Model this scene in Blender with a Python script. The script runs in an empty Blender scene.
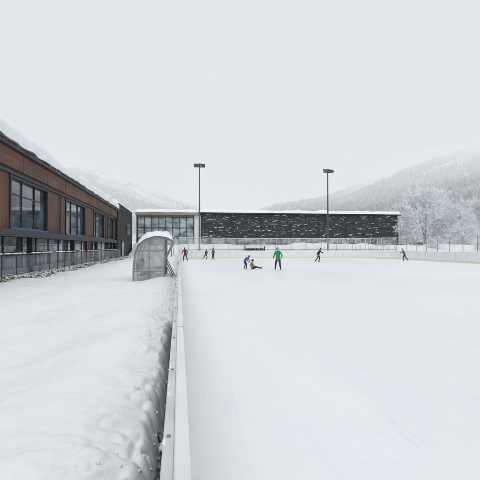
import bpy, math, random
from mathutils import Vector, Matrix, noise
random.seed(7)
R=math.radians
scene=bpy.context.scene
scene.view_settings.view_transform='Standard'
scene.view_settings.look='None'
scene.view_settings.exposure=0

# ------------------------------------------------------------ materials
def newmat(name):
    m=bpy.data.materials.new(name); m.use_nodes=True
    nt=m.node_tree
    return m,nt,nt.nodes,nt.links,nt.nodes['Principled BSDF']
def simple(name,col,rough=0.6,metal=0.0,var=0.15,scale=8.0,bump=0.0):
    m,nt,N,L,b=newmat(name)
    tc=N.new('ShaderNodeTexCoord')
    n=N.new('ShaderNodeTexNoise'); n.inputs['Scale'].default_value=scale; n.inputs['Detail'].default_value=5
    L.new(tc.outputs['Object'],n.inputs['Vector'])
    r=N.new('ShaderNodeValToRGB')
    r.color_ramp.elements[0].position=0.3; r.color_ramp.elements[1].position=0.7
    r.color_ramp.elements[0].color=[c*(1-var) for c in col]+[1]
    r.color_ramp.elements[1].color=[min(1,c*(1+var)) for c in col]+[1]
    L.new(n.outputs['Fac'],r.inputs['Fac']); L.new(r.outputs['Color'],b.inputs['Base Color'])
    b.inputs['Roughness'].default_value=rough; b.inputs['Metallic'].default_value=metal
    if bump>0:
        bp=N.new('ShaderNodeBump'); bp.inputs['Strength'].default_value=bump; bp.inputs['Distance'].default_value=0.02
        L.new(n.outputs['Fac'],bp.inputs['Height']); L.new(bp.outputs['Normal'],b.inputs['Normal'])
    return m
def math_node(N,L,op,a,b=None,clamp=False):
    n=N.new('ShaderNodeMath'); n.operation=op; n.use_clamp=clamp
    for i,x in enumerate((a,b)):
        if x is None: continue
        if isinstance(x,(int,float)): n.inputs[i].default_value=x
        else: L.new(x,n.inputs[i])
    return n.outputs[0]
def mixcol(N,L,fac,a,b):
    n=N.new('ShaderNodeMix'); n.data_type='RGBA'
    for idx,x in ((0,fac),(6,a),(7,b)):
        if isinstance(x,(int,float)): n.inputs[idx].default_value=x
        elif isinstance(x,(tuple,list)): n.inputs[idx].default_value=list(x)+[1]
        else: L.new(x,n.inputs[idx])
    return n.outputs[2]
def noisen(N,L,scale,detail=4,stretch=None,rough=0.5):
    tc=N.new('ShaderNodeTexCoord'); n=N.new('ShaderNodeTexNoise')
    n.inputs['Scale'].default_value=scale; n.inputs['Detail'].default_value=detail; n.inputs['Roughness'].default_value=rough
    if stretch:
        mp=N.new('ShaderNodeMapping'); mp.inputs['Scale'].default_value=stretch
        L.new(tc.outputs['Object'],mp.inputs['Vector']); L.new(mp.outputs[0],n.inputs['Vector'])
    else: L.new(tc.outputs['Object'],n.inputs['Vector'])
    return n.outputs['Fac']
def ramp(N,L,fac,p0,p1,c0=(0,0,0),c1=(1,1,1)):
    r=N.new('ShaderNodeValToRGB'); L.new(fac,r.inputs['Fac'])
    r.color_ramp.elements[0].position=p0; r.color_ramp.elements[1].position=p1
    r.color_ramp.elements[0].color=list(c0)+[1]; r.color_ramp.elements[1].color=list(c1)+[1]
    return r.outputs['Color']

# snow
def snow_mat(name,tint=(0.90,0.92,0.94),b1=0.6,sc=14):
    m,nt,N,L,b=newmat(name)
    n1=noisen(N,L,1.3,5); c=ramp(N,L,n1,0.3,0.7,[t*0.965 for t in tint],tint)
    L.new(c,b.inputs['Base Color']); b.inputs['Roughness'].default_value=0.75
    b.inputs['Specular IOR Level'].default_value=0.2
    n2=noisen(N,L,sc,8,rough=0.65); n3=noisen(N,L,sc*9,4)
    h=math_node(N,L,'ADD',n2,math_node(N,L,'MULTIPLY',n3,0.25))
    bp=N.new('ShaderNodeBump'); bp.inputs['Strength'].default_value=b1; bp.inputs['Distance'].default_value=0.03
    L.new(h,bp.inputs['Height']); L.new(bp.outputs[0],b.inputs['Normal'])
    return m
M_snow=snow_mat('snow',(0.92,0.935,0.95),b1=0.30)
M_snow_far=snow_mat('snow_smooth',b1=0.3,sc=3)
# ice: pale shaved ice with skate scratches
def ice_mat():
    m,nt,N,L,b=newmat('ice')
    big=noisen(N,L,0.12,5,(1,0.5,1)); mid=noisen(N,L,1.2,6,(1,0.25,1),0.6)
    c=mixcol(N,L,ramp(N,L,big,0.35,0.7),(0.83,0.855,0.88),(0.875,0.895,0.91))
    c=mixcol(N,L,math_node(N,L,'MULTIPLY',ramp(N,L,mid,0.45,0.75),0.45),c,(0.92,0.93,0.94))
    tc=N.new('ShaderNodeTexCoord'); tot=None
    for rot,sc,w in ((0.35,0.9,0.012),(-0.5,0.7,0.011),(1.3,0.6,0.011),(0.05,1.3,0.012),(-0.95,1.0,0.010)):
        mp=N.new('ShaderNodeMapping'); mp.inputs['Rotation'].default_value=(0,0,rot); mp.inputs['Scale'].default_value=(sc*1.6,sc*0.09,1)
        L.new(tc.outputs['Object'],mp.inputs['Vector'])
        n=N.new('ShaderNodeTexNoise'); n.inputs['Scale'].default_value=2.2; n.inputs['Detail'].default_value=2.5; n.inputs['Distortion'].default_value=0.35
        L.new(mp.outputs[0],n.inputs['Vector'])
        d=math_node(N,L,'ABSOLUTE',math_node(N,L,'SUBTRACT',n.outputs['Fac'],0.5))
        l=math_node(N,L,'LESS_THAN',d,w*0.4)
        tot=l if tot is None else math_node(N,L,'ADD',tot,l)
    msk=ramp(N,L,noisen(N,L,0.6,4),0.38,0.64)
    f=math_node(N,L,'MULTIPLY',math_node(N,L,'MULTIPLY',tot,msk),0.22,True)
    c=mixcol(N,L,f,c,(0.68,0.73,0.78))
    dr=ramp(N,L,noisen(N,L,9,8,(1,0.5,1),0.7),0.56,0.66)
    c=mixcol(N,L,math_node(N,L,'MULTIPLY',dr,0.3),c,(0.93,0.94,0.95))
    L.new(c,b.inputs['Base Color'])
    L.new(math_node(N,L,'ADD',math_node(N,L,'MULTIPLY',big,0.3),0.28),b.inputs['Roughness'])
    b.inputs['Specular IOR Level'].default_value=0.25
    bp=N.new('ShaderNodeBump'); bp.inputs['Strength'].default_value=0.25; bp.inputs['Distance'].default_value=0.01
    L.new(noisen(N,L,7,8,rough=0.7),bp.inputs['Height']); L.new(bp.outputs[0],b.inputs['Normal'])
    return m
M_ice=ice_mat()
def dusted(name,c0,c1,scale=6,stretch=None,lo=0.35,hi=0.7,speck=0.0,speckscale=3,rough=0.7,speckstretch=(1,1,1),samt=0.8):
    m,nt,N,L,b=newmat(name)
    n=noisen(N,L,scale,6,stretch); c=ramp(N,L,n,0.3,0.7,c0,c1)
    g=N.new('ShaderNodeNewGeometry'); sx=N.new('ShaderNodeSeparateXYZ'); L.new(g.outputs['True Normal'],sx.inputs[0])
    up=math_node(N,L,'ADD',sx.outputs['Z'],math_node(N,L,'MULTIPLY',math_node(N,L,'SUBTRACT',noisen(N,L,4,4),0.5),0.5))
    f=ramp(N,L,up,lo,hi)
    if speck>0:
        s=ramp(N,L,noisen(N,L,speckscale,7,speckstretch,0.7),0.66-speck*0.1,0.70)
        f=math_node(N,L,'MAXIMUM',f,math_node(N,L,'MULTIPLY',s,samt))
    c=mixcol(N,L,f,c,(0.85,0.875,0.9)); L.new(c,b.inputs['Base Color']); b.inputs['Roughness'].default_value=rough
    return m
def wood_mat(name,c0,c1,axis):
    m,nt,N,L,b=newmat(name)
    tc=N.new('ShaderNodeTexCoord'); sx=N.new('ShaderNodeSeparateXYZ'); L.new(tc.outputs['Object'],sx.inputs[0])
    w=0.16
    co=sx.outputs[axis]; fr=math_node(N,L,'FRACT',math_node(N,L,'DIVIDE',co,w)); idx=math_node(N,L,'FLOOR',math_node(N,L,'DIVIDE',co,w))
    wn=N.new('ShaderNodeTexWhiteNoise'); wn.noise_dimensions='1D'; L.new(idx,wn.inputs['W'])
    st=(1,6,0.4) if axis=='Y' else (1,0.25,6)
    g=noisen(N,L,3,7,st,0.65)
    c=ramp(N,L,g,0.3,0.72,c0,c1)
    c=mixcol(N,L,math_node(N,L,'MULTIPLY',wn.outputs['Value'],0.75),c,[x*0.4 for x in c0])
    st2=ramp(N,L,noisen(N,L,0.45,6,(1,1,1.8) if axis=='Y' else (1,0.6,1),0.65),0.40,0.62)
    c=mixcol(N,L,math_node(N,L,'MULTIPLY',st2,0.75),c,(0.05,0.026,0.018))
    st3=ramp(N,L,noisen(N,L,2.2,6,(1,3,0.3) if axis=='Y' else (1,.3,2),0.6),0.55,0.72)
    c=mixcol(N,L,math_node(N,L,'MULTIPLY',st3,0.4),c,(0.33,0.14,0.075))
    gap=math_node(N,L,'LESS_THAN',fr,0.09)
    c=mixcol(N,L,gap,c,(0.015,0.012,0.01))
    L.new(c,b.inputs['Base Color']); b.inputs['Roughness'].default_value=0.6
    bp=N.new('ShaderNodeBump'); bp.inputs['Strength'].default_value=0.5; bp.inputs['Distance'].default_value=0.02
    L.new(math_node(N,L,'SUBTRACT',g,gap),bp.inputs['Height']); L.new(bp.outputs[0],b.inputs['Normal'])
    return m
M_woodV=wood_mat('larch_boards_vertical',(0.135,0.048,0.024),(0.26,0.10,0.05),'Y')
M_woodH=wood_mat('larch_boards_horizontal',(0.15,0.053,0.026),(0.28,0.11,0.055),'Z')
M_dark=simple('dark_metal',(0.035,0.037,0.04),0.5,0.2,0.3,4)
M_clad=dusted('dark_cladding',(0.026,0.030,0.034),(0.065,0.07,0.073),2.5,(1,1,5),0.55,0.95,speck=0.9,speckscale=1.7,speckstretch=(1,1,2.5),samt=0.28)
M_claddark=dusted('black_cladding',(0.015,0.017,0.02),(0.045,0.045,0.047),2.5,(1,1,5),0.6,0.95,speck=0.1,speckscale=2,samt=0.3)
M_glass,_nt,_N,_L,_b=newmat('window_glass')
_c=ramp(_N,_L,noisen(_N,_L,0.5,4,(1,1,1.5)),0.38,0.66,(0.025,0.036,0.048),(0.16,0.20,0.235)); _L.new(_c,_b.inputs['Base Color'])
_b.inputs['Roughness'].default_value=0.03; _b.inputs['IOR'].default_value=1.6
M_glass2,_nt,_N,_L,_b=newmat('hall_glass')
_c=ramp(_N,_L,noisen(_N,_L,0.6,5,(1,1,2)),0.35,0.65,(0.12,0.17,0.19),(0.5,0.58,0.6)); _L.new(_c,_b.inputs['Base Color'])
_b.inputs['Roughness'].default_value=0.08
M_blue=simple('blue_frame',(0.05,0.13,0.28),0.4)
M_white=simple('white_paint',(0.72,0.73,0.73),0.45,var=0.05)
M_tan=simple('tan_fascia',(0.36,0.28,0.2),0.6)
M_concrete=simple('concrete',(0.3,0.3,0.3),0.8,var=0.25,scale=3)
M_galv=simple('galvanised_steel',(0.32,0.34,0.36),0.45,0.5,0.15,6)
M_pole=simple('pole_steel',(0.10,0.11,0.12),0.5,0.3,0.2,3)
M_lamp=simple('lamp_glass',(0.5,0.53,0.56),0.15)
M_board=simple('dasher_board_white',(0.80,0.81,0.81),0.35,var=0.05,scale=2.5,bump=0.05)
M_flange=simple('board_flange',(0.64,0.665,0.68),0.5,var=0.12,scale=5,bump=0.2)
M_kick=simple('kickplate_cream',(0.76,0.71,0.57),0.45,var=0.08)
M_seam=simple('seam_dark',(0.2,0.2,0.2),0.7)
M_backbd=dusted('board_back_dark',(0.10,0.105,0.11),(0.22,0.225,0.23),9,None,0.5,0.9,speck=1.2,speckscale=7)
M_soil=dusted('dark_ground',(0.03,0.03,0.032),(0.10,0.10,0.10),12,None,1.2,1.6,speck=1.6,speckscale=9)
M_stone=dusted('brown_stone',(0.07,0.052,0.04),(0.22,0.16,0.11),5,None,0.45,0.8)
def sheet(name,col,alpha,va=0.25):
    m,nt,N,L,b=newmat(name)
    c=ramp(N,L,noisen(N,L,3,6),0.3,0.7,[x*0.75 for x in col],col); L.new(c,b.inputs['Base Color'])
    b.inputs['Roughness'].default_value=0.2
    a=math_node(N,L,'ADD',math_node(N,L,'MULTIPLY',ramp(N,L,noisen(N,L,5,6),0.4,0.7),va),alpha); L.new(a,b.inputs['Alpha'])
    return m
M_poly=sheet('polycarbonate',(0.50,0.53,0.56),0.42,0.4)
M_railglass=sheet('railing_glass',(0.30,0.38,0.43),0.14,0.12)
def wiremesh(name,cell,wire,col,ice):
    m,nt,N,L,b=newmat(name)
    tc=N.new('ShaderNodeTexCoord'); sx=N.new('ShaderNodeSeparateXYZ'); L.new(tc.outputs['Object'],sx.inputs[0])
    s=math_node(N,L,'ADD',sx.outputs['X'],sx.outputs['Y'])
    a=math_node(N,L,'LESS_THAN',math_node(N,L,'FRACT',math_node(N,L,'DIVIDE',s,cell)),wire/cell)
    c=math_node(N,L,'LESS_THAN',math_node(N,L,'FRACT',math_node(N,L,'DIVIDE',sx.outputs['Z'],cell)),wire/cell)
    u=math_node(N,L,'MAXIMUM',a,c)
    ic=ramp(N,L,noisen(N,L,1.2,6),0.42,0.62)
    u=math_node(N,L,'MAXIMUM',u,math_node(N,L,'MULTIPLY',ic,ice))
    L.new(u,b.inputs['Alpha']); b.inputs['Base Color'].default_value=(*col,1)
    return m
M_wire=wiremesh('frosted_wire_mesh',0.12,0.016,(0.72,0.74,0.76),0.45)
M_wire2=wiremesh('wire_mesh',0.12,0.008,(0.6,0.62,0.64),0.12)

# distant haze painted into the materials: sky-coloured glow by height and distance
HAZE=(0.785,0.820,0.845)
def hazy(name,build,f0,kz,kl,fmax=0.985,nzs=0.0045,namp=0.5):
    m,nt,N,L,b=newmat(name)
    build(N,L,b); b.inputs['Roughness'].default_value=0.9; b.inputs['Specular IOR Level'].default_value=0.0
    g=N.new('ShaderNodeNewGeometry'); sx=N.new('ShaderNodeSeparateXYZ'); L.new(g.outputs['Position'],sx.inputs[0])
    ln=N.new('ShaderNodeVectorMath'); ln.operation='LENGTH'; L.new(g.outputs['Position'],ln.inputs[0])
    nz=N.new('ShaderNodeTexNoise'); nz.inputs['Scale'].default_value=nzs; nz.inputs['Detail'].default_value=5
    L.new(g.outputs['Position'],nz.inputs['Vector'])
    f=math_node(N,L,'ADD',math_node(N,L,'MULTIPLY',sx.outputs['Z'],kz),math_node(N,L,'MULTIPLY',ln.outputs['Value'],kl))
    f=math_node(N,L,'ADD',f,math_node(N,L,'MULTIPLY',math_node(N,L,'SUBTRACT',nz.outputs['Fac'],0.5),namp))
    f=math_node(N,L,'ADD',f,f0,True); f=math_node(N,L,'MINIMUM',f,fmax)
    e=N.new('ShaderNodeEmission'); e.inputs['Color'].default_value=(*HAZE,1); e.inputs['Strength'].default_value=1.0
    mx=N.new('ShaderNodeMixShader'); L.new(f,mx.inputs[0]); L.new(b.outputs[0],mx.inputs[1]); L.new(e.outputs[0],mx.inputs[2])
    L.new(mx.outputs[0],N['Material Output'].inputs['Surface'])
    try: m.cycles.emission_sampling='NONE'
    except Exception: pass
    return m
def b_slope(N,L,b):
    c=ramp(N,L,noisen(N,L,0.012,10,rough=0.75),0.44,0.58,(0.30,0.33,0.36),(0.84,0.87,0.9)); L.new(c,b.inputs['Base Color'])
def b_tree(N,L,b):
    c=ramp(N,L,noisen(N,L,0.16,6,rough=0.75),0.40,0.68,(0.04,0.055,0.065),(0.55,0.58,0.61)); L.new(c,b.inputs['Base Color'])
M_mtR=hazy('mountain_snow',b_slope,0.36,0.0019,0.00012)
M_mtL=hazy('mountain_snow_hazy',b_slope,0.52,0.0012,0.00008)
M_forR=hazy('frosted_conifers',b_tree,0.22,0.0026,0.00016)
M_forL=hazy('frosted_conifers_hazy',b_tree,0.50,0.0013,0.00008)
M_frost=dusted('frosted_bark',(0.66,0.68,0.70),(0.9,0.92,0.94),1.5,None,-0.2,0.5)
M_trunk=dusted('bark',(0.14,0.13,0.125),(0.3,0.28,0.27),4,None,0.0,0.5)

# ------------------------------------------------------------ mesh builder
class MB:
    def __init__(s): s.v=[];s.f=[];s.m=[]
    def add(s,vs,fs,m=0):
        o=len(s.v); s.v+= [tuple(p) for p in vs]; s.f+=[tuple(i+o for i in f) for f in fs]; s.m+=[m]*len(fs)
    def box(s,x0,x1,y0,y1,z0,z1,m=0):
        s.add([(x0,y0,z0),(x1,y0,z0),(x1,y1,z0),(x0,y1,z0),(x0,y0,z1),(x1,y0,z1),(x1,y1,z1),(x0,y1,z1)],
              [(0,3,2,1),(4,5,6,7),(0,1,5,4),(1,2,6,5),(2,3,7,6),(3,0,4,7)],m)
    def beam(s,p,q,r1,r2,n=8,m=0,caps=True):
        p=Vector(p);q=Vector(q);d=(q-p)
        if d.length<1e-6:return
        d.normalize(); a=d.orthogonal().normalized(); b=d.cross(a)
        vs=[]
        for c,r in((p,r1),(q,r2)):
            for i in range(n):
                t=2*math.pi*i/n; vs.append(c+a*math.cos(t)*r+b*math.sin(t)*r)
        fs=[(i,(i+1)%n,n+(i+1)%n,n+i) for i in range(n)]
        if caps: fs+=[tuple(range(n-1,-1,-1)),tuple(range(n,2*n))]
        s.add(vs,fs,m)
    def ball(s,c,rx,ry,rz,m=0,nu=12,nv=8,fn=None):
        vs=[];fs=[];c=Vector(c)
        for j in range(nv+1):
            ph=math.pi*j/nv
            for i in range(nu):
                th=2*math.pi*i/nu
                d=Vector((math.sin(ph)*math.cos(th),math.sin(ph)*math.sin(th),math.cos(ph)))
                k=fn(d) if fn else 1
                vs.append(c+Vector((d.x*rx,d.y*ry,d.z*rz))*k)
        for j in range(nv):
            for i in range(nu):
                fs.append((j*nu+i,(j+1)*nu+i,(j+1)*nu+(i+1)%nu,j*nu+(i+1)%nu))
        s.add(vs,fs,m)
    def obj(s,name,mats,parent=None,smooth=False,bevel=0):
        me=bpy.data.meshes.new(name); me.from_pydata(s.v,[],s.f)
        for m in mats: me.materials.append(m)
        me.polygons.foreach_set('material_index',s.m)
        me.polygons.foreach_set('use_smooth',[smooth]*len(s.f)); me.update()
        o=bpy.data.objects.new(name,me); scene.collection.objects.link(o)
        if parent: o.parent=parent
        if bevel>0:
            b=o.modifiers.new('Bevel','BEVEL'); b.width=bevel; b.segments=2; b.limit_method='ANGLE'
        return o
def empty(name,loc=(0,0,0)):
    e=bpy.data.objects.new(name,None); e.location=loc; e.empty_display_size=0.5; scene.collection.objects.link(e); return e
def nz(x,y,z=0): return noise.noise(Vector((x,y,z)))
def fbm(x,y,o=4,z=0):
    t=0;a=1;f=1
    for i in range(o): t+=a*nz(x*f,y*f,z+i*7.3); a*=0.5;f*=2.03
    return t
def snow_slab(name,x0,x1,y0,y1,z,th,step,parent,amp=0.12,overhang=0.1,mat=None,edgek=0.12):
    nx=max(4,int((x1-x0)/step));ny=max(4,int((y1-y0)/step)); vs=[];fs=[]
    for j in range(ny+1):
        for i in range(nx+1):
            u=i/nx;w=j/ny; x=x0+(x1-x0)*u;y=y0+(y1-y0)*w
            dx=min(x-x0,x1-x);dy=min(y-y0,y1-y);d=min(dx,dy)
            e=min(1,max(0,d/(th*1.2))); prof=math.sqrt(max(0,1-(1-e)**2))
            h=th*(edgek+(1-edgek)*prof)*(1+0.3*fbm(x*0.25,y*0.25,3))+amp*fbm(x*0.7,y*0.7,3,5)*max(prof,edgek)
            if d<1e-6:
                x+=(1 if u>0.99 else -1 if u<0.01 else 0)*overhang*nz(y*0.7,x*0.7,3)
                y+=(1 if w>0.99 else -1 if w<0.01 else 0)*overhang*nz(y*0.7,x*0.7,9)
            vs.append((x,y,z+max(0.03,h)))
    for j in range(ny):
        for i in range(nx):
            a=j*(nx+1)+i; fs.append((a,a+1,a+nx+2,a+nx+1))
    loop=[i for i in range(nx+1)]+[(j)*(nx+1)+nx for j in range(1,ny+1)]+[ny*(nx+1)+i for i in range(nx-1,-1,-1)]+[j*(nx+1) for j in range(ny-1,0,-1)]
    o=len(vs)
    for k in loop: vs.append((vs[k][0],vs[k][1],z))
    n=len(loop)
    for k in range(n): fs.append((loop[k],o+k,o+(k+1)%n,loop[(k+1)%n]))
    fs.append(tuple(o+k for k in range(n)))
    b=MB(); b.add(vs,fs); return b.obj(name,[mat or M_snow_far],parent,True)

# ------------------------------------------------------------ ground
def grid(name,xs,ys,fn,mat,smooth=True,parent=None):
    vs=[(x,y,fn(x,y)) for y in ys for x in xs]; nx=len(xs)
    fs=[(j*nx+i,j*nx+i+1,(j+1)*nx+i+1,(j+1)*nx+i) for j in range(len(ys)-1) for i in range(nx-1)]
    b=MB(); b.add(vs,fs); return b.obj(name,[mat],parent,smooth)
grid('snow_ground',[-3000+i*200 for i in range(31)],[-3000+i*200 for i in range(31)],lambda x,y:-0.06,M_snow_far)

# ------------------------------------------------------------ rink
RX,RY,CR=30.0,65.0,8.5
path=[]
y=-9.0
while y<RY-CR-0.01: path.append((0.0,y)); y+=2.0 if y<50 else 1.3
for i in range(0,13):
    t=math.pi-math.pi/2*i/12; path.append((CR+CR*math.cos(t),RY-CR+CR*math.sin(t)))
x=CR+2
while x<RX-CR-0.3: path.append((x,RY)); x+=2
for i in range(0,13):
    t=math.pi/2-math.pi/2*i/12; path.append((RX-CR+CR*math.cos(t),RY-CR+CR*math.sin(t)))
y=RY-CR-2
while y>-9.5: path.append((RX,y)); y-=2
vs=[(px,py,0.0) for px,py in path]
b=MB(); b.add(vs,[tuple(range(len(vs)-1,-1,-1))]); b.obj('ice_rink',[M_ice])
bo=empty('dasher_boards')
def normals(path):
    out=[]
    for i in range(len(path)):
        a=Vector(path[max(0,i-1)]);c=Vector(path[min(len(path)-1,i+1)]); d=(c-a).normalized()
        out.append(Vector((-d.y,d.x)))
    return out
NP=normals(path)
def sweep(mb,o0,o1,z0,z1,m=0,i0=0,i1=None):
    P=path[i0:i1];Q=NP[i0:i1];vs=[]
    for p,n in zip(P,Q):
        p=Vector(p)
        for o,z in((o0,z0),(o0,z1),(o1,z1),(o1,z0)):
            q=p+n*o; vs.append((q.x,q.y,z))
    fs=[]
    for i in range(len(P)-1):
        for k in range(4):
            fs.append((i*4+k,i*4+(k+1)%4,(i+1)*4+(k+1)%4,(i+1)*4+k))
    fs+=[(0,1,2,3),tuple(len(vs)-4+k for k in(3,2,1,0))]
    mb.add(vs,fs,m)
T=1.15
b=MB(); sweep(b,-0.012,0.012,0.21,T-0.02); b.obj('board_panels',[M_board],bo)
b=MB(); sweep(b,-0.018,0.012,0.0,0.21); b.obj('kickplate',[M_kick],bo)
b=MB(); sweep(b,-0.030,0.012,T-0.02,T+0.012); b.obj('cap_rail',[M_board],bo,False,0.005)
b=MB(); sweep(b,0.012,0.044,T-0.035,T); b.obj('steel_flange',[M_flange],bo,False,0.003)
b=MB(); sweep(b,0.0125,0.03,0.02,T-0.036); b.obj('board_back',[M_backbd],bo)
b=MB()
for i,(p,n) in enumerate(zip(path,NP)):
    p=Vector(p); q=p+n*0.062
    b.box(q.x-0.022,q.x+0.022,q.y-0.022,q.y+0.022,0,T-0.35)
    for k in range(3):
        if p.y<14 and p.x<1:
            yy=p.y+0.3+k*0.7; b.beam((-0.028,yy,T),(-0.028,yy,T+0.006),0.006,0.006,8)
b.obj('posts_and_bolts',[M_galv],bo)
b=MB()
for i,(p,n) in enumerate(zip(path,NP)):
    p=Vector(p)
    if p.x<0.1: b.box(-0.0127,0.0315,p.y-0.003,p.y+0.003,T-0.4,T+0.0135)
    else:
        q=p-n*0.0135; b.box(q.x-0.004,q.x+0.004,q.y-0.004,q.y+0.004,0.2,T)
b.obj('seams',[M_seam],bo)
b=MB()
for i in range(70):
    yy=1.2+random.random()**1.1*30; r=random.uniform(0.003,0.006)*(1+yy*0.03)
    xx=random.uniform(-0.042,-0.034)
    b.ball((xx,yy,T),r,r*random.uniform(2,8),r*0.5,0,8,5,lambda d:1+0.3*nz(d.x*2,d.y*2,yy))
b.obj('snow_crumbs',[M_snow],bo,True)

# ------------------------------------------------------------ snow bank left of the boards
def edge(y):
    g=max(0.0,min(1.0,(4.8-y)/3.4))
    return -0.050-g*max(0.0,0.045+0.055*nz(y*1.7,1.3)+0.035*nz(y*5,4.1)+0.02*nz(y*14,2))
def bankz(x,y):
    e=edge(y)
    d=e-x
    yy=max(0,min(1,(y-6)/14))
    h=0.84-0.28*yy
    if x<-1.6: h-=min(1,(-1.6-x)/4.5)*(0.30-0.12*yy)
    h+=0.06*math.exp(-((d-0.45)/0.35)**2)*(1+1.0*nz(y*0.8,2.2))
    h-=0.06*math.exp(-((d-1.7)/0.6)**2)*(1+0.8*nz(y*0.5,8))
    h+=0.075*fbm(x*0.6,y*0.38,3)
    r=1-abs(nz(x*1.1+3,y*0.8)); h+=0.05*(r-0.8)
    h+=0.016*fbm(x*2.4,y*2.0,3,11)
    near=math.exp(-max(0,d)/0.20)
    lump=max(0,fbm(x*6.2,y*5.2,4,23)); h+=lump*(0.004+0.07*near*(1-yy))
    rg=abs(nz(x*9+2*nz(x*4,y*4),y*7)); h-=0.05*near*(0.25-min(0.25,rg))*4*(1-yy)
    h+=0.004*fbm(x*16,y*15,3,31)
    if y>5.2: return h
    fl=0.50+0.10*nz(y*3,5)+0.05*nz(y*11,x*20)      # snow lying in the narrow gap
    if d<0.0: return fl
    k=min(1,d/0.10); k=math.sqrt(1-(1-k)**2)
    return fl*(1-k)+h*k
xs=[];x=-0.045;st=0.007
while x>-7.6: xs.append(x); x-=st; st=min(0.075,st*1.018)
xs+= [-7.7,-8.4]
xs=xs[::-1]
ys=[-8,-6,-4,-2,-1,-0.5,-0.1];y=0.2
while y<78: ys.append(y); y+=max(0.012,0.009*y)
grid('snow_bank',xs,ys,bankz,M_snow)
# clods of frozen snow and dark rubble lodged in the gap
b=MB(); c_=MB()
for i in range(45):
    yy=1.4+random.random()**1.6*7; xx=edge(yy)-0.02-random.random()**2*0.22
    r=random.uniform(0.004,0.010); sd=random.random()*99
    b.ball((xx,yy,bankz(xx,yy)),r*1.3,r*1.2,r*0.7,0,10,7,lambda d:1+0.7*nz(d.x*1.7+sd,d.y*1.7,d.z*1.7))
for i in range(230):
    yy=1.2+random.random()**1.1*3.8; e=edge(yy); xx=random.uniform(e-0.015,-0.052); r=random.uniform(0.008,0.026); sd=random.random()*99
    (c_ if random.random()<0.6 else b).ball((xx,yy,random.uniform(0.5,0.72)),r,r*1.5,r,0,8,6,lambda d:1+0.6*nz(d.x*1.9+sd,d.y*1.9,d.z*1.9))
b.obj('snow_clods',[M_snow],None,True); c_.obj('gap_rubble',[M_soil],None,True)

# banks behind far and right boards
def bz(x,y):
    k=max(0,min(1,(y-68)/6)); return 0.72+0.22*fbm(x*0.25,y*0.25,4)+k*(1.35+0.5*fbm(x*0.13,y*0.1,3,9))
grid('snow_bank',[-7.3+i*0.5 for i in range(125)],[65.9+i*0.7 for i in range(21)],lambda x,y:bz(x,y) if y>66 else 0.0,M_snow_far)
grid('snow_bank',[30.6+i*0.7 for i in range(60)],[-9+i*1.1 for i in range(68)],lambda x,y:(0.7+0.25*fbm(x*0.25,y*0.25,4)+0.012*(x-31)) if x>30.9 else 0.0,M_snow_far)

# ------------------------------------------------------------ mesh fence behind far and right boards
fe=empty('wire_mesh_fence')
ia=[i for i,p in enumerate(path) if p[0]>0.1 or p[1]>52]
i0=ia[0]-1
b=MB()
FP=[(Vector(p)+n*0.9) for p,n in list(zip(path,NP))[i0:]]
def resample(P,s):
    out=[P[0]];acc=0
    for a,c in zip(P[:-1],P[1:]):
        L=(c-a).length;t=s-acc
        while t<=L: out.append(a+(c-a)*(t/L)); t+=s
        acc=(acc+L)%s
    return out
FQ=resample(FP,2.4)
def isfar(a): return a.y>59.5 
for q in FQ:
    b.beam((q.x,q.y,0),(q.x,q.y,3.0),0.035,0.035,8)
    b.ball((q.x,q.y,3.03),0.06,0.06,0.06,1,8,6)
for a,c in zip(FQ[:-1],FQ[1:]):
    far=isfar(a)
    if far: b.beam((a.x,a.y,1.3),(c.x,c.y,1.3),0.025,0.025,6); b.beam((a.x,a.y,2.98),(c.x,c.y,2.98),0.025,0.025,6)
    else: b.beam((a.x,a.y,2.7),(c.x,c.y,2.7),0.012,0.012,6)
    if far: b.beam((a.x,a.y,3.02),(c.x,c.y,3.02),0.03,0.03,6,1)
b.obj('posts_and_rails',[M_galv,M_snow_far],fe)
b=MB()
for a,c in zip(FQ[:-1],FQ[1:]):
    far=isfar(a)
    b.add([(a.x,a.y,0.6),(c.x,c.y,0.6),(c.x,c.y,2.95 if far else 2.7),(a.x,a.y,2.95 if far else 2.7)],[(0,1,2,3)],0 if far else 1)
b.obj('mesh_panels',[M_wire,M_wire2],fe)
g=empty('timber_gate')
b=MB()
for i in range(9): b.box(10.0+i*0.3,10.26+i*0.3,65.35,65.40,0.35,1.5+0.05*(i%2))
b.box(9.9,12.75,65.40,65.46,0.6,0.72); b.box(9.9,12.75,65.40,65.46,1.25,1.37)
b.obj('planks',[M_woodH],g)
b=MB(); b.box(9.78,9.9,65.34,65.5,0,1.8); b.box(12.75,12.87,65.34,65.5,0,1.8); b.obj('gate_posts',[M_dark],g)

# ------------------------------------------------------------ timber building on the left
tb=empty('timber_clad_building')
FX=-8.0; Y0,Y1=-14.0,57.0
b=MB(); b.box(-24,FX-0.30,Y0,Y1,0,6.35); b.obj('core_walls',[M_dark],tb)
wins=[(-9.5,-3.0),(0.5,6.5),(10.0,16.0),(22.2,28.3),(32.6,39.2),(43.0,48.8),(51.2,55.6)]
b=MB(); prev=Y0
for a,c in wins:
    b.box(FX-0.298,FX,prev,a,2.55,5.20); prev=c
b.box(FX-0.298,FX,prev,Y1,2.55,5.20)
b.obj('wood_panels',[M_woodV],tb)
b=MB(); b.box(FX-0.298,FX+0.25,Y0,Y1,5.42,6.28); b.obj('wood_fascia',[M_woodH],tb)
b=MB(); b.box(FX-0.297,FX+0.12,Y0,Y1,5.203,5.417); b.box(FX-0.29,FX+0.45,Y0-0.3,Y1+0.1,6.283,6.50)
b.box(FX-0.297,FX+0.30,Y0,Y1,2.20,2.547)
b.obj('dark_bands',[M_dark],tb)
b=MB(); yy=Y0+0.5
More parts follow.
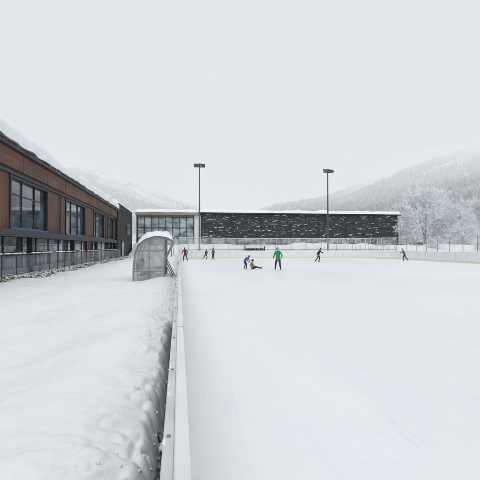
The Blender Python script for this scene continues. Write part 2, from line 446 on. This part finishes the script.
while yy<Y1:
    b.box(FX+0.251,FX+0.262,yy-0.01,yy+0.01,5.42,6.28); yy+=4.1
b.obj('fascia_joints',[M_dark],tb)
b=MB(); g_=MB(); bl=MB()
for a,c in wins:
    g_.box(FX-0.296,FX-0.16,a,c,2.55,5.2)
    b.box(FX-0.159,FX+0.06,a,a+0.14,2.55,5.2); b.box(FX-0.159,FX+0.06,c-0.14,c,2.55,5.2)
    b.box(FX-0.158,FX+0.05,a+0.14,c-0.14,5.06,5.2)
    n=3
    for k in range(1,n):
        yy=a+(c-a)*k/n; b.box(FX-0.157,FX-0.10,yy-0.035,yy+0.035,2.68,5.06)
    b.box(FX-0.156,FX-0.11,a+0.14,c-0.14,4.30,4.35)
    bl.box(FX-0.156,FX+0.07,a+0.14,c-0.14,2.57,2.67)
g_.obj('upper_window_glass',[M_glass],tb); b.obj('window_frames',[M_dark],tb); bl.obj('blue_sills',[M_blue],tb)
b=MB(); b.box(FX-0.296,FX-0.20,Y0,Y1,0.45,2.2); b.obj('ground_floor_glass',[M_glass],tb)
b=MB(); yy=Y0
while yy<Y1:
    b.box(FX-0.199,FX-0.15,yy-0.035,yy+0.035,0.45,2.2); yy+=2.4
b.box(FX-0.198,FX-0.16,Y0,Y1,1.76,1.80)
yy=Y0+1
while yy<Y1:
    b.box(FX-0.07,FX+0.22,yy-0.12,yy+0.12,0.2,2.197); yy+=9.5
b.obj('ground_floor_mullions',[M_dark],tb)
b=MB(); b.box(FX-0.199,FX-0.02,Y0,Y1,0.0,0.62); b.obj('plinth',[M_concrete],tb)
b=MB(); 
for a,c in ((18.5,20.6),(40.3,42.0)): b.box(FX-0.195,FX-0.06,a,c,0.63,2.19)
b.obj('doors',[M_woodV],tb)
b=MB()
for yy in (9.2,31.2,50.0): b.beam((FX+0.06,yy,2.6),(FX+0.06,yy,5.2),0.045,0.045,8)
b.obj('downpipes',[M_pole],tb)
b=MB()
for i in range(60):
    yy=random.uniform(8,57); L_=random.uniform(0.03,0.14); b.beam((FX+0.45+random.uniform(-.02,.02),yy,6.50),(FX+0.45,yy,6.50-L_),0.016,0.002,5)
b.obj('icicles',[M_snow],tb)
snow_slab('roof_snow',-24,FX+0.57,Y0-0.3,Y1+0.2,6.503,0.95,0.22,tb,0.14,0.16,None,0.5)
bw=empty('black_clad_wing')
b=MB(); b.box(-24,-7.7,57.3,74.5,0,7.25); b.obj('walls',[M_claddark],bw)
b=MB()
for i in range(21): b.box(-7.698,-7.64,57.3,74.5,0.5+i*0.31,0.62+i*0.31)
b.obj('battens',[M_claddark],bw)
b=MB(); b.box(-7.63,-7.60,61,63.2,0.5,2.7); b.box(-7.63,-7.60,66,71,3.6,5.2); b.obj('glazing',[M_glass],bw)
snow_slab('roof_snow',-24,-7.5,57.2,74.7,7.253,0.5,0.5,bw,0.12,0.1)

tr=empty('terrace_railing')
b=MB(); g_=MB(); yy=-6.0
while yy<56:
    b.box(-7.32,-7.28,yy-0.02,yy+0.02,0.3,1.36)
    g_.box(-7.306,-7.294,yy+0.06,yy+1.64,0.52,1.30); yy+=1.7
b.box(-7.33,-7.27,-6,56,1.36,1.40); b.box(-7.315,-7.285,-6,56,0.45,0.48)
b.obj('posts_and_handrail',[M_pole],tr); g_.obj('glass_panels',[M_railglass],tr)
b=MB()
for i in range(130):
    y0=random.uniform(-5,54); r=random.uniform(0.1,0.5)
    b.ball((-7.3,y0,1.402),0.035,r,0.04,0,8,6)
b.obj('rail_snow',[M_snow],tr,True)
b=MB()
for i in range(650):
    y0=random.uniform(2,56); x0=-6.35+random.gauss(0,0.16)+0.15*nz(y0*0.5,1); r=random.uniform(0.05,0.17); sd=random.random()*99
    b.ball((x0,y0,bankz(x0,y0)+random.uniform(-0.04,0.04)),r,r*1.4,r*0.75,0,9,6,lambda d:1+0.7*nz(d.x*1.9+sd,d.y*1.9,d.z*1.9))
for i in range(500):
    y0=random.uniform(2,56); x0=-6.35+random.gauss(0,0.2); z0=bankz(x0,y0)
    b.beam((x0,y0,z0),(x0+random.uniform(-.12,.12),y0+random.uniform(-.2,.2),z0+random.uniform(.08,.3)),0.009,0.003,3)
b.obj('stone_border',[M_stone])

# ------------------------------------------------------------ far building
fb=empty('dark_clad_hall')
GY=80.0
b=MB(); b.box(4.0,42.0,GY,GY+20,0,7.75); b.obj('walls',[M_clad],fb)
b=MB()
for i in range(30):
    z=0.6+i*0.235
    x=4.0
    while x<42:
        L_=random.uniform(1.5,5.5); x2=min(42,x+L_)
        if random.random()<0.95: b.box(x+0.02,x2-0.02,GY-0.05-random.random()*0.05,GY-0.003,z,z+0.17)
        x=x2
b.obj('cladding_boards',[M_clad],fb)
b=MB()
for x in (9.5,15.0,20.5,26.0,31.5,37.0): b.box(x-0.05,x+0.05,GY-0.2,GY-0.145,0.2,7.7)
b.obj('vertical_fins',[M_dark],fb)
b=MB()
x=4.3
while x<41.5:      # small clumps of snow caught on the board edges
    for k in range(7):
        xx=x+random.random()*0.6; z=0.6+random.randrange(1,30)*0.235+0.175; w_=random.uniform(0.08,0.45)
        b.ball((xx,GY-0.06,z),w_,0.05,random.uniform(0.02,0.05),0,6,4)
    x+=0.6
b.obj('ledge_snow',[M_snow_far],fb,True)
b=MB(); b.box(3.6,42.4,GY-0.5,GY+20,7.753,7.95); b.obj('roof_slab',[M_dark],fb)
snow_slab('roof_snow',3.5,42.5,GY-0.6,GY+20,7.953,0.55,0.4,fb,0.22,0.2,None,0.25)
b=MB(); b.box(-7.6,3.99,GY+0.3,GY+16,0,7.9); b.obj('hall_entrance_walls',[M_concrete],fb)
b=MB(); b.box(-7.3,2.6,GY+0.15,GY+0.297,1.2,7.1); b.obj('entrance_glass',[M_glass2],fb)
b=MB()
for k in range(9):
    x=-7.3+k*9.9/8; b.box(x-0.05,x+0.05,GY+0.02,GY+0.147,1.2,7.1)
for z in (1.2,3.3,5.1,7.0): b.box(-7.3,2.6,GY+0.05,GY+0.146,z,z+0.09)
b.obj('entrance_mullions',[M_dark],fb)
b=MB(); b.box(-7.7,3.48,GY-0.4,GY+0.29,7.45,7.50); b.box(-7.7,3.48,GY-0.42,GY-0.38,7.50,7.9); b.obj('tan_fascia',[M_tan],fb)
b=MB(); b.box(2.75,3.9,GY+0.1,GY+0.29,0,7.44); b.obj('white_column',[M_white],fb)
snow_slab('entrance_roof_snow',-7.8,3.4,GY-0.5,GY+16,7.905,0.6,0.5,fb,0.2,0.2,None,0.25)

# ------------------------------------------------------------ floodlight poles
def floodpole(x,y,rot):
    e=empty('floodlight_pole',(x,y,0)); e.rotation_euler=(0,0,rot)
    b=MB(); b.beam((0,0,0),(0,0,14.3),0.15,0.085,12); b.beam((0,0,0),(0,0,0.6),0.24,0.2,12)
    b.beam((-0.85,0,13.95),(0.85,0,13.95),0.06,0.06,8); b.beam((-0.85,0,14.35),(0.85,0,14.35),0.05,0.05,8)
    b.box(-0.12,0.12,-0.12,0.12,13.8,14.5)
    b.obj('mast',[M_pole],e)
    h=MB(); l=MB()
    for sx in (-0.5,0.5):
        c=Vector((sx,-0.3,14.17)); t=R(35)
        def P(u,v,w): return c+Vector((u,-math.cos(t)*v,-math.sin(t)*v))+Vector((0,-math.sin(t)*w,math.cos(t)*w))
        vs=[P(u,v,w) for w in(-0.12,0.16) for u,v in((-0.36,-0.3),(0.36,-0.3),(0.30 if w>0 else 0.36,0.32),(-0.30 if w>0 else -0.36,0.32))]
        h.add(vs,[(0,3,2,1),(4,5,6,7),(0,1,5,4),(1,2,6,5),(2,3,7,6),(3,0,4,7)])
        vs=[P(u,v,-0.124) for u,v in((-0.30,-0.24),(0.30,-0.24),(0.30,0.26),(-0.30,0.26))]
        l.add(vs,[(0,3,2,1)])
        h.beam((sx-0.25,0,13.95),(sx-0.25,-0.3,14.15),0.03,0.03,6); h.beam((sx+0.25,0,13.95),(sx+0.25,-0.3,14.15),0.03,0.03,6)
    h.obj('lamp_housings',[M_pole],e,False,0.02); l.obj('lamp_lenses',[M_lamp],e)
    s=MB()
    for sx in (-0.5,0.5): s.ball((sx,-0.2,14.42),0.33,0.3,0.08,0,10,6)
    s.obj('lamp_snow',[M_snow],e,True)
    return e
floodpole(3.1,67.5,R(0)); floodpole(24.2,69.5,R(8))

# ------------------------------------------------------------ polycarbonate shelter by the boards
sh=empty('bench_shelter',(0.10,0,0)); 
prof=[(-1.50,0.35),(-1.50,1.0),(-1.45,1.50),(-1.34,1.76),(-1.12,1.93),(-0.82,2.02),(-0.50,1.99),(-0.28,1.88)]
YA=[14.0,15.4,16.8]
b=MB()
for y in YA:
    for a,c in zip(prof[:-1],prof[1:]): b.beam((a[0],y,a[1]),(c[0],y,c[1]),0.028,0.028,8)
    b.beam((-0.55,y,0.3),(-0.55,y,1.98),0.025,0.025,8); b.beam((-1.48,y,0.95),(-0.55,y,0.95),0.018,0.018,6)
    b.beam((-0.55,y,1.3),(-0.28,y,1.88),0.016,0.016,6); b.beam((-1.45,y,1.58),(-0.55,y,1.58),0.016,0.016,6)
    b.beam((-0.55,y,1.25),(-0.2,y,0.5),0.018,0.018,6)
for p in (prof[0],prof[1],prof[3],prof[5],prof[7],(-0.55,1.98)): b.beam((p[0],YA[0],p[1]),(p[0],YA[-1],p[1]),0.02,0.02,6)
b.beam((-1.02,14,0.4),(-1.02,14,1.95),0.016,0.016,6)
b.obj('frame',[M_galv],sh)
b=MB()
for a,c in zip(prof[:-1],prof[1:]): b.add([(a[0],YA[0],a[1]),(c[0],YA[0],c[1]),(c[0],YA[-1],c[1]),(a[0],YA[-1],a[1])],[(0,1,2,3)])
for y in (YA[0]-0.001,YA[-1]+0.001):
    b.add([(p[0],y,p[1]) for p in prof[:-2]]+[(-0.55,y,1.97),(-0.55,y,0.55),(-0.9,y,0.35)],[tuple(range(9))])
b.obj('panels',[M_poly],sh)
b=MB(); b.box(-1.35,-0.98,14.1,16.7,0.78,0.83); b.box(-1.42,-1.38,14.1,16.7,0.95,1.3)
for y in (14.3,16.5): b.box(-1.2,-1.14,y-0.03,y+0.03,0.4,0.78)
b.obj('bench_seat',[M_woodH],sh)
vs=[];fs=[];nu,nv=20,26
for j in range(nv+1):
    for i in range(nu+1):
        u=i/nu;w=j/nv; t=2.6+u*4.35; k=min(int(t),6);f_=t-k; px=prof[k][0]*(1-f_)+prof[k+1][0]*f_; pz=prof[k][1]*(1-f_)+prof[k+1][1]*f_
        yy=13.94+w*2.92; ed=min(1,min(u,1-u,w*2,(1-w)*2)*4)
        vs.append((px-0.02*(1-u),yy,pz+0.03+0.16*math.sqrt(ed)*(1+0.8*nz(px*3,yy*2))))
for j in range(nv):
    for i in range(nu): a=j*(nu+1)+i; fs.append((a,a+1,a+nu+2,a+nu+1))
b=MB(); b.add(vs,fs); b.obj('snow_cap',[M_snow],sh,True)

# ------------------------------------------------------------ mountains and forest
def interp(tab,a):
    if a<=tab[0][0]: return tab[0][1]
    for (a0,v0),(a1,v1) in zip(tab[:-1],tab[1:]):
        if a<=a1:
            t=(a-a0)/(a1-a0); return v0+(v1-v0)*t
    return tab[-1][1]
RIGHT=[(2,0.02),(4.1,0.045),(8,0.072),(11.9,0.092),(15.8,0.108),(19.6,0.125),(22.6,0.148),(25.7,0.172),(28,0.188),(31.4,0.206),(36.6,0.224),(44,0.245),(60,0.25),(85,0.25)]
LEFT=[(-85,0.16),(-60,0.17),(-40,0.17),(-20.6,0.18),(-12.6,0.19),(-9.65,0.178),(-6,0.154),(-2.3,0.125),(1.5,0.095),(5.4,0.057),(10.6,0.02),(14,0.0)]
def mtn(tab,r0,RR,az,r):
    te=interp(tab,az); t=max(0,(r-r0)/(RR-r0))
    if t<=1: s=t**1.15
    else: s=1-(t-1)*0.8
    x=r*math.sin(R(az));y=r*math.cos(R(az))
    return te*RR*s*(1+0.11*fbm(x*0.003,y*0.003,5)+0.012*nz(x*0.02,y*0.02)) - 1.0
def build_mtn(name,tab,r0,RR,a0,a1,mat):
    na=260;nr=90;vs=[];fs=[]
    for j in range(nr+1):
        r=r0+(RR*1.35-r0)*j/nr
        for i in range(na+1):
            az=a0+(a1-a0)*i/na; vs.append((r*math.sin(R(az)),r*math.cos(R(az)),mtn(tab,r0,RR,az,r)))
    for j in range(nr):
        for i in range(na): a=j*(na+1)+i; fs.append((a,a+1,a+na+2,a+na+1))
    b=MB(); b.add(vs,fs); b.obj(name,[mat],None,True)
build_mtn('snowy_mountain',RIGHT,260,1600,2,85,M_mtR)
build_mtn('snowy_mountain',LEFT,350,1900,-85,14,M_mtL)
def forest(name,tab,r0,RR,a0,a1,n,mat,tmin,tmax,hmin,hmax,thr,tb_=0.45,kk=0.8):
    b=MB();c=0;tries=0
    while c<n and tries<n*14:
        tries+=1
        az=random.uniform(a0,a1);t=tmin+(tmax-tmin)*random.random()**0.85; r=r0+(RR-r0)*t
        x=r*math.sin(R(az));y=r*math.cos(R(az))
        if fbm(x*0.0055,y*0.0055,4,3)<thr+kk*max(0,t-tb_): continue
        z=mtn(tab,r0,RR,az,r)-0.5; h=random.uniform(hmin,hmax)*random.uniform(0.75,1.0); w=h*random.uniform(0.18,0.28)
        vs=[];fs=[];k=5;rot=random.random()*3
        for (zb,zt,wb) in ((0.08,0.65,1.0),(0.42,1.0,0.6)):
            base=len(vs)
            for i in range(k):
                th=2*math.pi*(i/k)+rot; rr=w*wb*random.uniform(0.7,1.2)
                vs.append((x+rr*math.cos(th),y+rr*math.sin(th),z+h*zb+random.uniform(-.05,.05)*h))
            vs.append((x,y,z+h*zt))
            fs+=[(base+i,base+(i+1)%k,base+k) for i in range(k)]
        b.add(vs,fs); c+=1
    b.obj(name,[mat])
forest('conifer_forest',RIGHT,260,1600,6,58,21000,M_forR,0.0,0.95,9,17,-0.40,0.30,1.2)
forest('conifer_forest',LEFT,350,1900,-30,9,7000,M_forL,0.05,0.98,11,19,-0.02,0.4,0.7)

# ------------------------------------------------------------ frosted trees
def tree_mesh(seed,H,spread=1.0,lv=4):
    rnd=random.Random(seed); b=MB()
    def grow(p,d,L,r,l):
        n=3 if l>0 else 4; q=p; dd=d.copy(); pts=[p]
        if l==lv: n=2
        for i in range(n):
            dd=(dd+Vector((rnd.uniform(-1,1),rnd.uniform(-1,1),rnd.uniform(-0.5,0.7)))*(0.13 if l==0 else 0.22)).normalized()
            q2=q+dd*L/n; ra=r*(1-i/n*0.6); rb=r*(1-(i+1)/n*0.6)
            b.beam(q,q2,ra,rb,5 if l<2 else 3,0 if l<1 else 1,False); q=q2; pts.append(q)
        if l>=lv: return
        kids=[12,8,7,6][l]
        for k in range(kids):
            t0=0.2 if l==0 else 0.12
            t=t0+(1-t0)*(k+rnd.random()*0.8)/kids; t=min(0.99,t)
            s=t*n; i=min(n-1,int(s)); pp=pts[i].lerp(pts[i+1],s-i)
            ax=dd.orthogonal().normalized(); ax.rotate(Matrix.Rotation(rnd.random()*6.283,3,dd))
            ang=rnd.uniform(0.5,1.15)*spread
            nd=(d*math.cos(ang)+ax*math.sin(ang)+Vector((0,0,0.12))).normalized()
            kl=L*rnd.uniform(0.42,0.68)*(1.15-0.55*t)
            if l==0: kl*=1.15
            grow(pp,nd,kl,max(0.036,r*0.42*(1.1-0.5*t)),l+1)
    grow(Vector((0,0,-0.3)),Vector((0,0,1)),H*0.78,H*0.016,0)
    o=b.obj('frosted_tree',[M_trunk,M_frost]); return o
T1=tree_mesh(3,13.5,1.0); T1.location=(47.5,80,0)
T2=tree_mesh(8,11.0,1.1); T2.location=(57.5,84,0)
def inst(src,loc,s,rz,name='frosted_tree'):
    o=bpy.data.objects.new(name,src.data); scene.collection.objects.link(o); o.location=loc; o.scale=(s,s,s*0.95); o.rotation_euler=(0,0,rz)
inst(T1,(51,86,0),1.12,2); inst(T2,(46.5,92,0),1.0,4); inst(T1,(63,92,0),1.0,1); inst(T2,(70,92,0),1.3,2.6)
inst(T2,(53,76,0),0.6,5.2); inst(T1,(66,78,0),0.8,3.3); inst(T2,(2,98,0),1.1,1); inst(T1,(80,80,0),1.1,4.4)
inst(T2,(-2.5,77.0,0.2),0.42,3.1); inst(T2,(44.5,72,0.3),0.33,2.1,'frosted_shrub'); inst(T2,(49,66,0.2),0.28,1.1,'frosted_shrub'); inst(T1,(54,70,0.2),0.3,1.7,'frosted_shrub'); inst(T1,(46,62,0.2),0.22,0.7,'frosted_shrub')
b=MB()
for i in range(1500):
    x=random.uniform(46,84); y=112-(x-46)*0.35+random.uniform(-1.5,1.5); z=random.uniform(0.2,2.6)+0.8*nz(x*0.3,1); r=random.uniform(0.15,0.5)
    b.ball((x,y,z),r,r,r*0.7,0,6,4,lambda d:1+0.6*nz(d.x*3+x,d.y*3,d.z*3))
b.obj('evergreen_hedge',[dusted('hedge',(0.03,0.04,0.035),(0.1,0.11,0.1),3,None,0.2,0.7)])

# ------------------------------------------------------------ people
def cloth(name,col): return simple(name,col,0.85,0,0.2,12,0.3)
M_skin=simple('skin',(0.55,0.34,0.26),0.55,0,0.06,20)
M_hair=simple('hair',(0.05,0.03,0.02),0.7)
M_eye=simple('eye',(0.02,0.015,0.01),0.2)
M_blade=simple('skate_blade',(0.5,0.5,0.52),0.3,0.8)
M_blackc=cloth('black_cloth',(0.03,0.032,0.038)); 
POSES={
 'stand':dict(pel=(0,0,.93),sp=(0,.01,1.13),ch=(0,.02,1.33),nk=(0,.03,1.47),hd=(0,.05,1.61),
   shL=(-.18,.01,1.40),elL=(-.27,-.02,1.14),wrL=(-.27,.10,.93),shR=(.18,.01,1.40),elR=(.28,-.02,1.15),wrR=(.25,.14,.97),
   hpL=(-.095,0,.89),knL=(-.13,.05,.50),anL=(-.15,-.02,.15),hpR=(.095,0,.89),knR=(.12,.07,.50),anR=(.14,.0,.15)),
 'glide':dict(pel=(0,-.03,.90),sp=(0,.03,1.10),ch=(0,.09,1.29),nk=(0,.13,1.42),hd=(0,.17,1.56),
   shL=(-.18,.08,1.36),elL=(-.32,.06,1.13),wrL=(-.36,.20,.96),shR=(.18,.08,1.36),elR=(.29,.02,1.11),wrR=(.31,.17,.93),
   hpL=(-.095,-.03,.87),knL=(-.16,.10,.50),anL=(-.20,.02,.15),hpR=(.095,-.03,.87),knR=(.17,.04,.50),anR=(.25,-.12,.15)),
 'stride':dict(pel=(0,-.02,.88),sp=(0,.06,1.07),ch=(0,.14,1.25),nk=(0,.20,1.38),hd=(0,.26,1.51),
   shL=(-.18,.13,1.31),elL=(-.33,-.02,1.12),wrL=(-.42,-.10,.93),shR=(.18,.15,1.31),elR=(.30,.28,1.12),wrR=(.22,.46,1.10),
   hpL=(-.095,-.02,.85),knL=(-.15,.18,.50),anL=(-.13,.06,.15),hpR=(.095,-.02,.85),knR=(.22,-.10,.50),anR=(.34,-.38,.20)),
 'lean':dict(pel=(0,-.12,.90),sp=(0,.02,1.05),ch=(0,.20,1.17),nk=(0,.32,1.25),hd=(0,.43,1.33),
   shL=(-.18,.24,1.20),elL=(-.22,.34,.95),wrL=(-.18,.46,.76),shR=(.18,.24,1.20),elR=(.22,.36,.95),wrR=(.17,.48,.78),
   hpL=(-.095,-.12,.86),knL=(-.13,.07,.50),anL=(-.15,-.05,.15),hpR=(.095,-.12,.86),knR=(.12,.09,.50),anR=(.14,.02,.15)),
 'sit':dict(pel=(0,0,.13),sp=(0,-.02,.34),ch=(0,.0,.54),nk=(0,.03,.68),hd=(0,.06,.82),
   shL=(-.18,.0,.61),elL=(-.28,-.06,.36),wrL=(-.30,.06,.13),shR=(.18,.0,.61),elR=(.27,.06,.38),wrR=(.20,.26,.30),
   hpL=(-.10,.02,.13),knL=(-.17,.42,.26),anL=(-.20,.80,.12),hpR=(.10,.02,.13),knR=(.16,.43,.20),anR=(.22,.83,.11)),
}
def person(name,loc,heading,scale,pose,jacket,trousers,hat,hatcol=None,child=False):
    J={k:Vector(v) for k,v in POSES[pose].items()}
    root=empty(name,loc); root.rotation_euler=(0,0,heading); root.scale=(scale,)*3
    verts=[];rad=[];idx={}
    def V(k,p,r): idx[k]=len(verts); verts.append(Vector(p)); rad.append(r)
    V('pel',J['pel'],.145);V('sp',J['sp'],.135);V('ch',J['ch'],.15);V('nk',J['nk'],.062)
    V('hb',J['nk'].lerp(J['hd'],0.45),.058)
    edges=[('pel','sp','j'),('sp','ch','j'),('ch','nk','j'),('nk','hb','s')]
    for S in 'LR':
        V('sh'+S,J['sh'+S],.078);V('el'+S,J['el'+S],.058);V('wr'+S,J['wr'+S],.042)
        d=(J['wr'+S]-J['el'+S]).normalized(); V('hn'+S,J['wr'+S]+d*.075,.036)
        V('hp'+S,J['hp'+S]+Vector((0,0,-.03)),.108);V('kn'+S,J['kn'+S],.078);V('an'+S,J['an'+S],.058)
        sh=(J['an'+S]-J['kn'+S]).normalized()
        fwd=Vector((0,1,0)) if pose!='sit' else Vector((0,.35,.93))
        if pose=='stride' and S=='R': fwd=Vector((.45,.85,-.25)).normalized()
        V('he'+S,J['an'+S]+sh*.05-fwd*.03,.05); V('to'+S,J['an'+S]+sh*.065+fwd*.15,.042)
        edges+=[('ch','sh'+S,'j'),('sh'+S,'el'+S,'j'),('el'+S,'wr'+S,'j'),('wr'+S,'hn'+S,'g'),
                ('pel','hp'+S,'j'),('hp'+S,'kn'+S,'t'),('kn'+S,'an'+S,'t'),('an'+S,'he'+S,'k'),('he'+S,'to'+S,'k')]
    me=bpy.data.meshes.new('sk'); me.from_pydata([tuple(v) for v in verts],[(idx[a],idx[c]) for a,c,_ in edges],[])
    o=bpy.data.objects.new('sk',me); scene.collection.objects.link(o)
    o.modifiers.new('Skin','SKIN'); 
    for i,r in enumerate(rad):
        sv=me.skin_vertices[0].data[i]; sv.radius=(r,r); sv.use_root=(i==0)
    ss=o.modifiers.new('S','SUBSURF'); ss.levels=2; ss.render_levels=2
    dg=bpy.context.evaluated_depsgraph_get(); ev=o.evaluated_get(dg); m2=ev.to_mesh()
    mb=MB(); lab={'s':0,'j':1,'t':2,'g':3,'k':4}
    segs=[(verts[idx[a]],verts[idx[c]],rad[idx[a]],rad[idx[c]],lab[l]) for a,c,l in edges]
    vs=[v.co.copy() for v in m2.vertices]; mb.v=[tuple(v) for v in vs]
    for p in m2.polygons:
        c=p.center; best=9;bl=1
        for a,d,ra,rb,l in segs:
            ab=d-a; t=max(0,min(1,(c-a).dot(ab)/max(1e-9,ab.length_squared))); q=(c-(a+ab*t)).length/(ra+(rb-ra)*t)
            if q<best: best=q;bl=l
        mb.f.append(tuple(p.vertices)); mb.m.append(bl)
    ev.to_mesh_clear(); bpy.data.objects.remove(o)
    for S,sg in(('L',-1),('R',1)):
        w=J['wr'+S]; d=(w-J['el'+S]).normalized(); side=Vector((0,1,0)); side=(side-d*side.dot(d)).normalized()
        for k,(off,L) in enumerate(((.027,.068),(.009,.078),(-.010,.072),(-.028,.055))):
            p=w+d*.085+side*off; a=p+d*L*.45; c=a+(d*.8+Vector((-sg*.5,0,0))).normalized()*L*.35; e=c+(d*.3+Vector((-sg*.8,.1,0))).normalized()*L*.25
            mb.beam(p,a,.0105,.010,6,3);mb.beam(a,c,.010,.009,6,3);mb.beam(c,e,.009,.007,6,3)
        p=w+d*.04+side*.025; a=p+(d*.6+side*.8).normalized()*.035; c=a+(d*.9+side*.3).normalized()*.03
        mb.beam(p,a,.013,.011,6,3);mb.beam(a,c,.011,.008,6,3)
        he=verts[idx['he'+S]];to=verts[idx['to'+S]]; sh=(J['an'+S]-J['kn'+S]).normalized()
        f_=(to-he).normalized(); dn=sh
        A=he-f_*.05+dn*.045;B=to+f_*.06+dn*.04
        n_=f_.cross(dn).normalized()*.004
        vs=[A-n_,A+n_,B-n_,B+n_]; low=[v+dn*.05 for v in vs]
        mb.add(vs+low,[(0,1,3,2),(4,6,7,5),(0,4,5,1),(2,3,7,6),(0,2,6,4),(1,5,7,3)],7)
    hs=1.18 if child else 1.0; hc=J['hd']; up=(J['hd']-J['nk']).normalized()
    up=(up+Vector((0,0,1.2))).normalized(); f=Vector((0,1,0)); f=(f-up*f.dot(up)).normalized(); rt=f.cross(up).normalized()
    def HP(x,y,z): return hc+(rt*x+f*y+up*z)*hs
    def ell(c,rx,ry,rz,m,nu=14,nv=10,fn=None,cut=None):
        vs=[];fs=[]
        for j in range(nv+1):
            ph=math.pi*j/nv
            for i in range(nu):
                th=2*math.pi*i/nu; d=Vector((math.sin(ph)*math.cos(th),math.sin(ph)*math.sin(th),math.cos(ph))); k=fn(d) if fn else 1
                vs.append(HP(c[0]+d.x*rx*k,c[1]+d.y*ry*k,c[2]+d.z*rz*k))
        for j in range(nv):
            if cut and math.cos(math.pi*(j+0.5)/nv)<cut: continue
            for i in range(nu): fs.append((j*nu+i,(j+1)*nu+i,(j+1)*nu+(i+1)%nu,j*nu+(i+1)%nu))
        mb.add(vs,fs,m)
    ell((0,0,0),.075,.092,.112,0,20,14,lambda d:1-0.13*max(0,-d.z)*(1 if d.y<0.2 else 0.6))
    ell((0,.092,-.012),.011,.018,.02,0,8,6); ell((0,.082,-.052),.024,.008,.007,8,8,6)
    for s in(-1,1):
        ell((s*.03,.08,.01),.011,.008,.007,6,8,6); ell((s*.076,0,-.005),.01,.02,.03,0,8,6); ell((s*.03,.083,.028),.018,.006,.004,5,8,4)
    ell((0,-.018,.012),.083,.09,.115,5,16,10,None,-0.35)
    if hat=='helmet': ell((0,-.008,.035),.098,.115,.105,9,18,12,None,-0.1)
    else: ell((0,-.005,.04),.088,.103,.095,9,18,12,None,-0.05); ell((0,-.02,.15),.025,.025,.025,9,8,6)
    c=verts[idx['nk']]; mb.beam(c-Vector((0,0,.03)),c+Vector((0,0,.03)),.078,.072,12,1,False)
    if pose in('stand','glide'): 
        c=J['pel']; mb.beam(c+Vector((0,0,-.16)),c+Vector((0,0,.12)),.185,.165,14,1,False)
    mb.obj('body',[M_skin,cloth('jacket',jacket),cloth('trousers',trousers),M_blackc,simple('boot',(0.04,0.04,0.045),0.5),M_hair,M_eye,M_blade,simple('lips',(0.4,0.16,0.13),0.6),cloth('hat',hatcol or jacket)],root,True)
    return root
person('skater',(0.75,53.4,0),R(20),0.98,'glide',(0.16,0.03,0.045),(0.04,0.045,0.06),'beanie',(0.1,0.1,0.12))
person('skater',(3.6,59.6,0),R(200),0.82,'stride',(0.08,0.10,0.2),(0.03,0.03,0.04),'beanie',(0.2,0.08,0.06),True)
person('skater',(4.7,60.6,0),R(120),0.9,'stand',(0.18,0.06,0.07),(0.03,0.03,0.05),'beanie',(0.04,0.04,0.05))
person('child_skater',(5.15,34.0,0),R(-70),0.70,'lean',(0.04,0.12,0.3),(0.025,0.03,0.05),'helmet',(0.03,0.17,0.38),True)
person('seated_child',(5.55,33.3,0.0),R(-80),0.78,'sit',(0.27,0.25,0.06),(0.02,0.022,0.03),'helmet',(0.02,0.02,0.025),True)
person('skater',(7.25,31.8,0),R(150),0.98,'glide',(0.05,0.28,0.12),(0.03,0.035,0.045),'beanie',(0.07,0.28,0.11))
person('skater',(15.7,48.3,0),R(-100),0.98,'stride',(0.03,0.03,0.04),(0.03,0.03,0.04),'beanie',(0.25,0.04,0.08))
person('skater',(27.4,50.7,0),R(60),0.92,'stride',(0.10,0.11,0.14),(0.03,0.035,0.05),'beanie',(0.2,0.2,0.22))

# ------------------------------------------------------------ light
sun_el,sun_az=R(52),R(200)
w=bpy.data.worlds.new('World'); scene.world=w; w.use_nodes=True
N=w.node_tree.nodes;L=w.node_tree.links; bg=N['Background']
sky=N.new('ShaderNodeTexSky'); sky.sky_type='NISHITA'; sky.sun_disc=False; sky.sun_elevation=sun_el; sky.sun_rotation=sun_az
L.new(sky.outputs[0],bg.inputs['Color']); bg.inputs['Strength'].default_value=0.08
bg2=N.new('ShaderNodeBackground'); tc=N.new('ShaderNodeTexCoord'); nn=N.new('ShaderNodeTexNoise'); nn.inputs['Scale'].default_value=1.6; nn.inputs['Detail'].default_value=4
L.new(tc.outputs['Generated'],nn.inputs['Vector'])
rr=N.new('ShaderNodeValToRGB'); rr.color_ramp.elements[0].position=0.3; rr.color_ramp.elements[1].position=0.7
rr.color_ramp.elements[0].color=(0.782,0.815,0.84,1); rr.color_ramp.elements[1].color=(0.82,0.85,0.872,1)
L.new(nn.outputs['Fac'],rr.inputs['Fac']); L.new(rr.outputs[0],bg2.inputs['Color']); bg2.inputs['Strength'].default_value=1.0
mx=N.new('ShaderNodeMixShader'); mx.inputs[0].default_value=0.94
L.new(bg.outputs[0],mx.inputs[1]); L.new(bg2.outputs[0],mx.inputs[2]); L.new(mx.outputs[0],N['World Output'].inputs['Surface'])
sd=bpy.data.lights.new('sun','SUN'); sd.energy=0.75; sd.angle=R(25); sd.color=(1,0.975,0.94)
so=bpy.data.objects.new('sun',sd); scene.collection.objects.link(so)
dv=Vector((math.sin(sun_az)*math.cos(sun_el),math.cos(sun_az)*math.cos(sun_el),math.sin(sun_el)))
so.rotation_euler=dv.to_track_quat('Z','Y').to_euler()

cam=bpy.data.cameras.new('camera'); co=bpy.data.objects.new('camera',cam); scene.collection.objects.link(co)
cam.sensor_width=36; cam.lens=33.0; cam.clip_end=9000; cam.clip_start=0.05
co.location=(0,0,1.7); co.rotation_euler=(R(90.91),0,R(-7.9)); scene.camera=co
print('done')
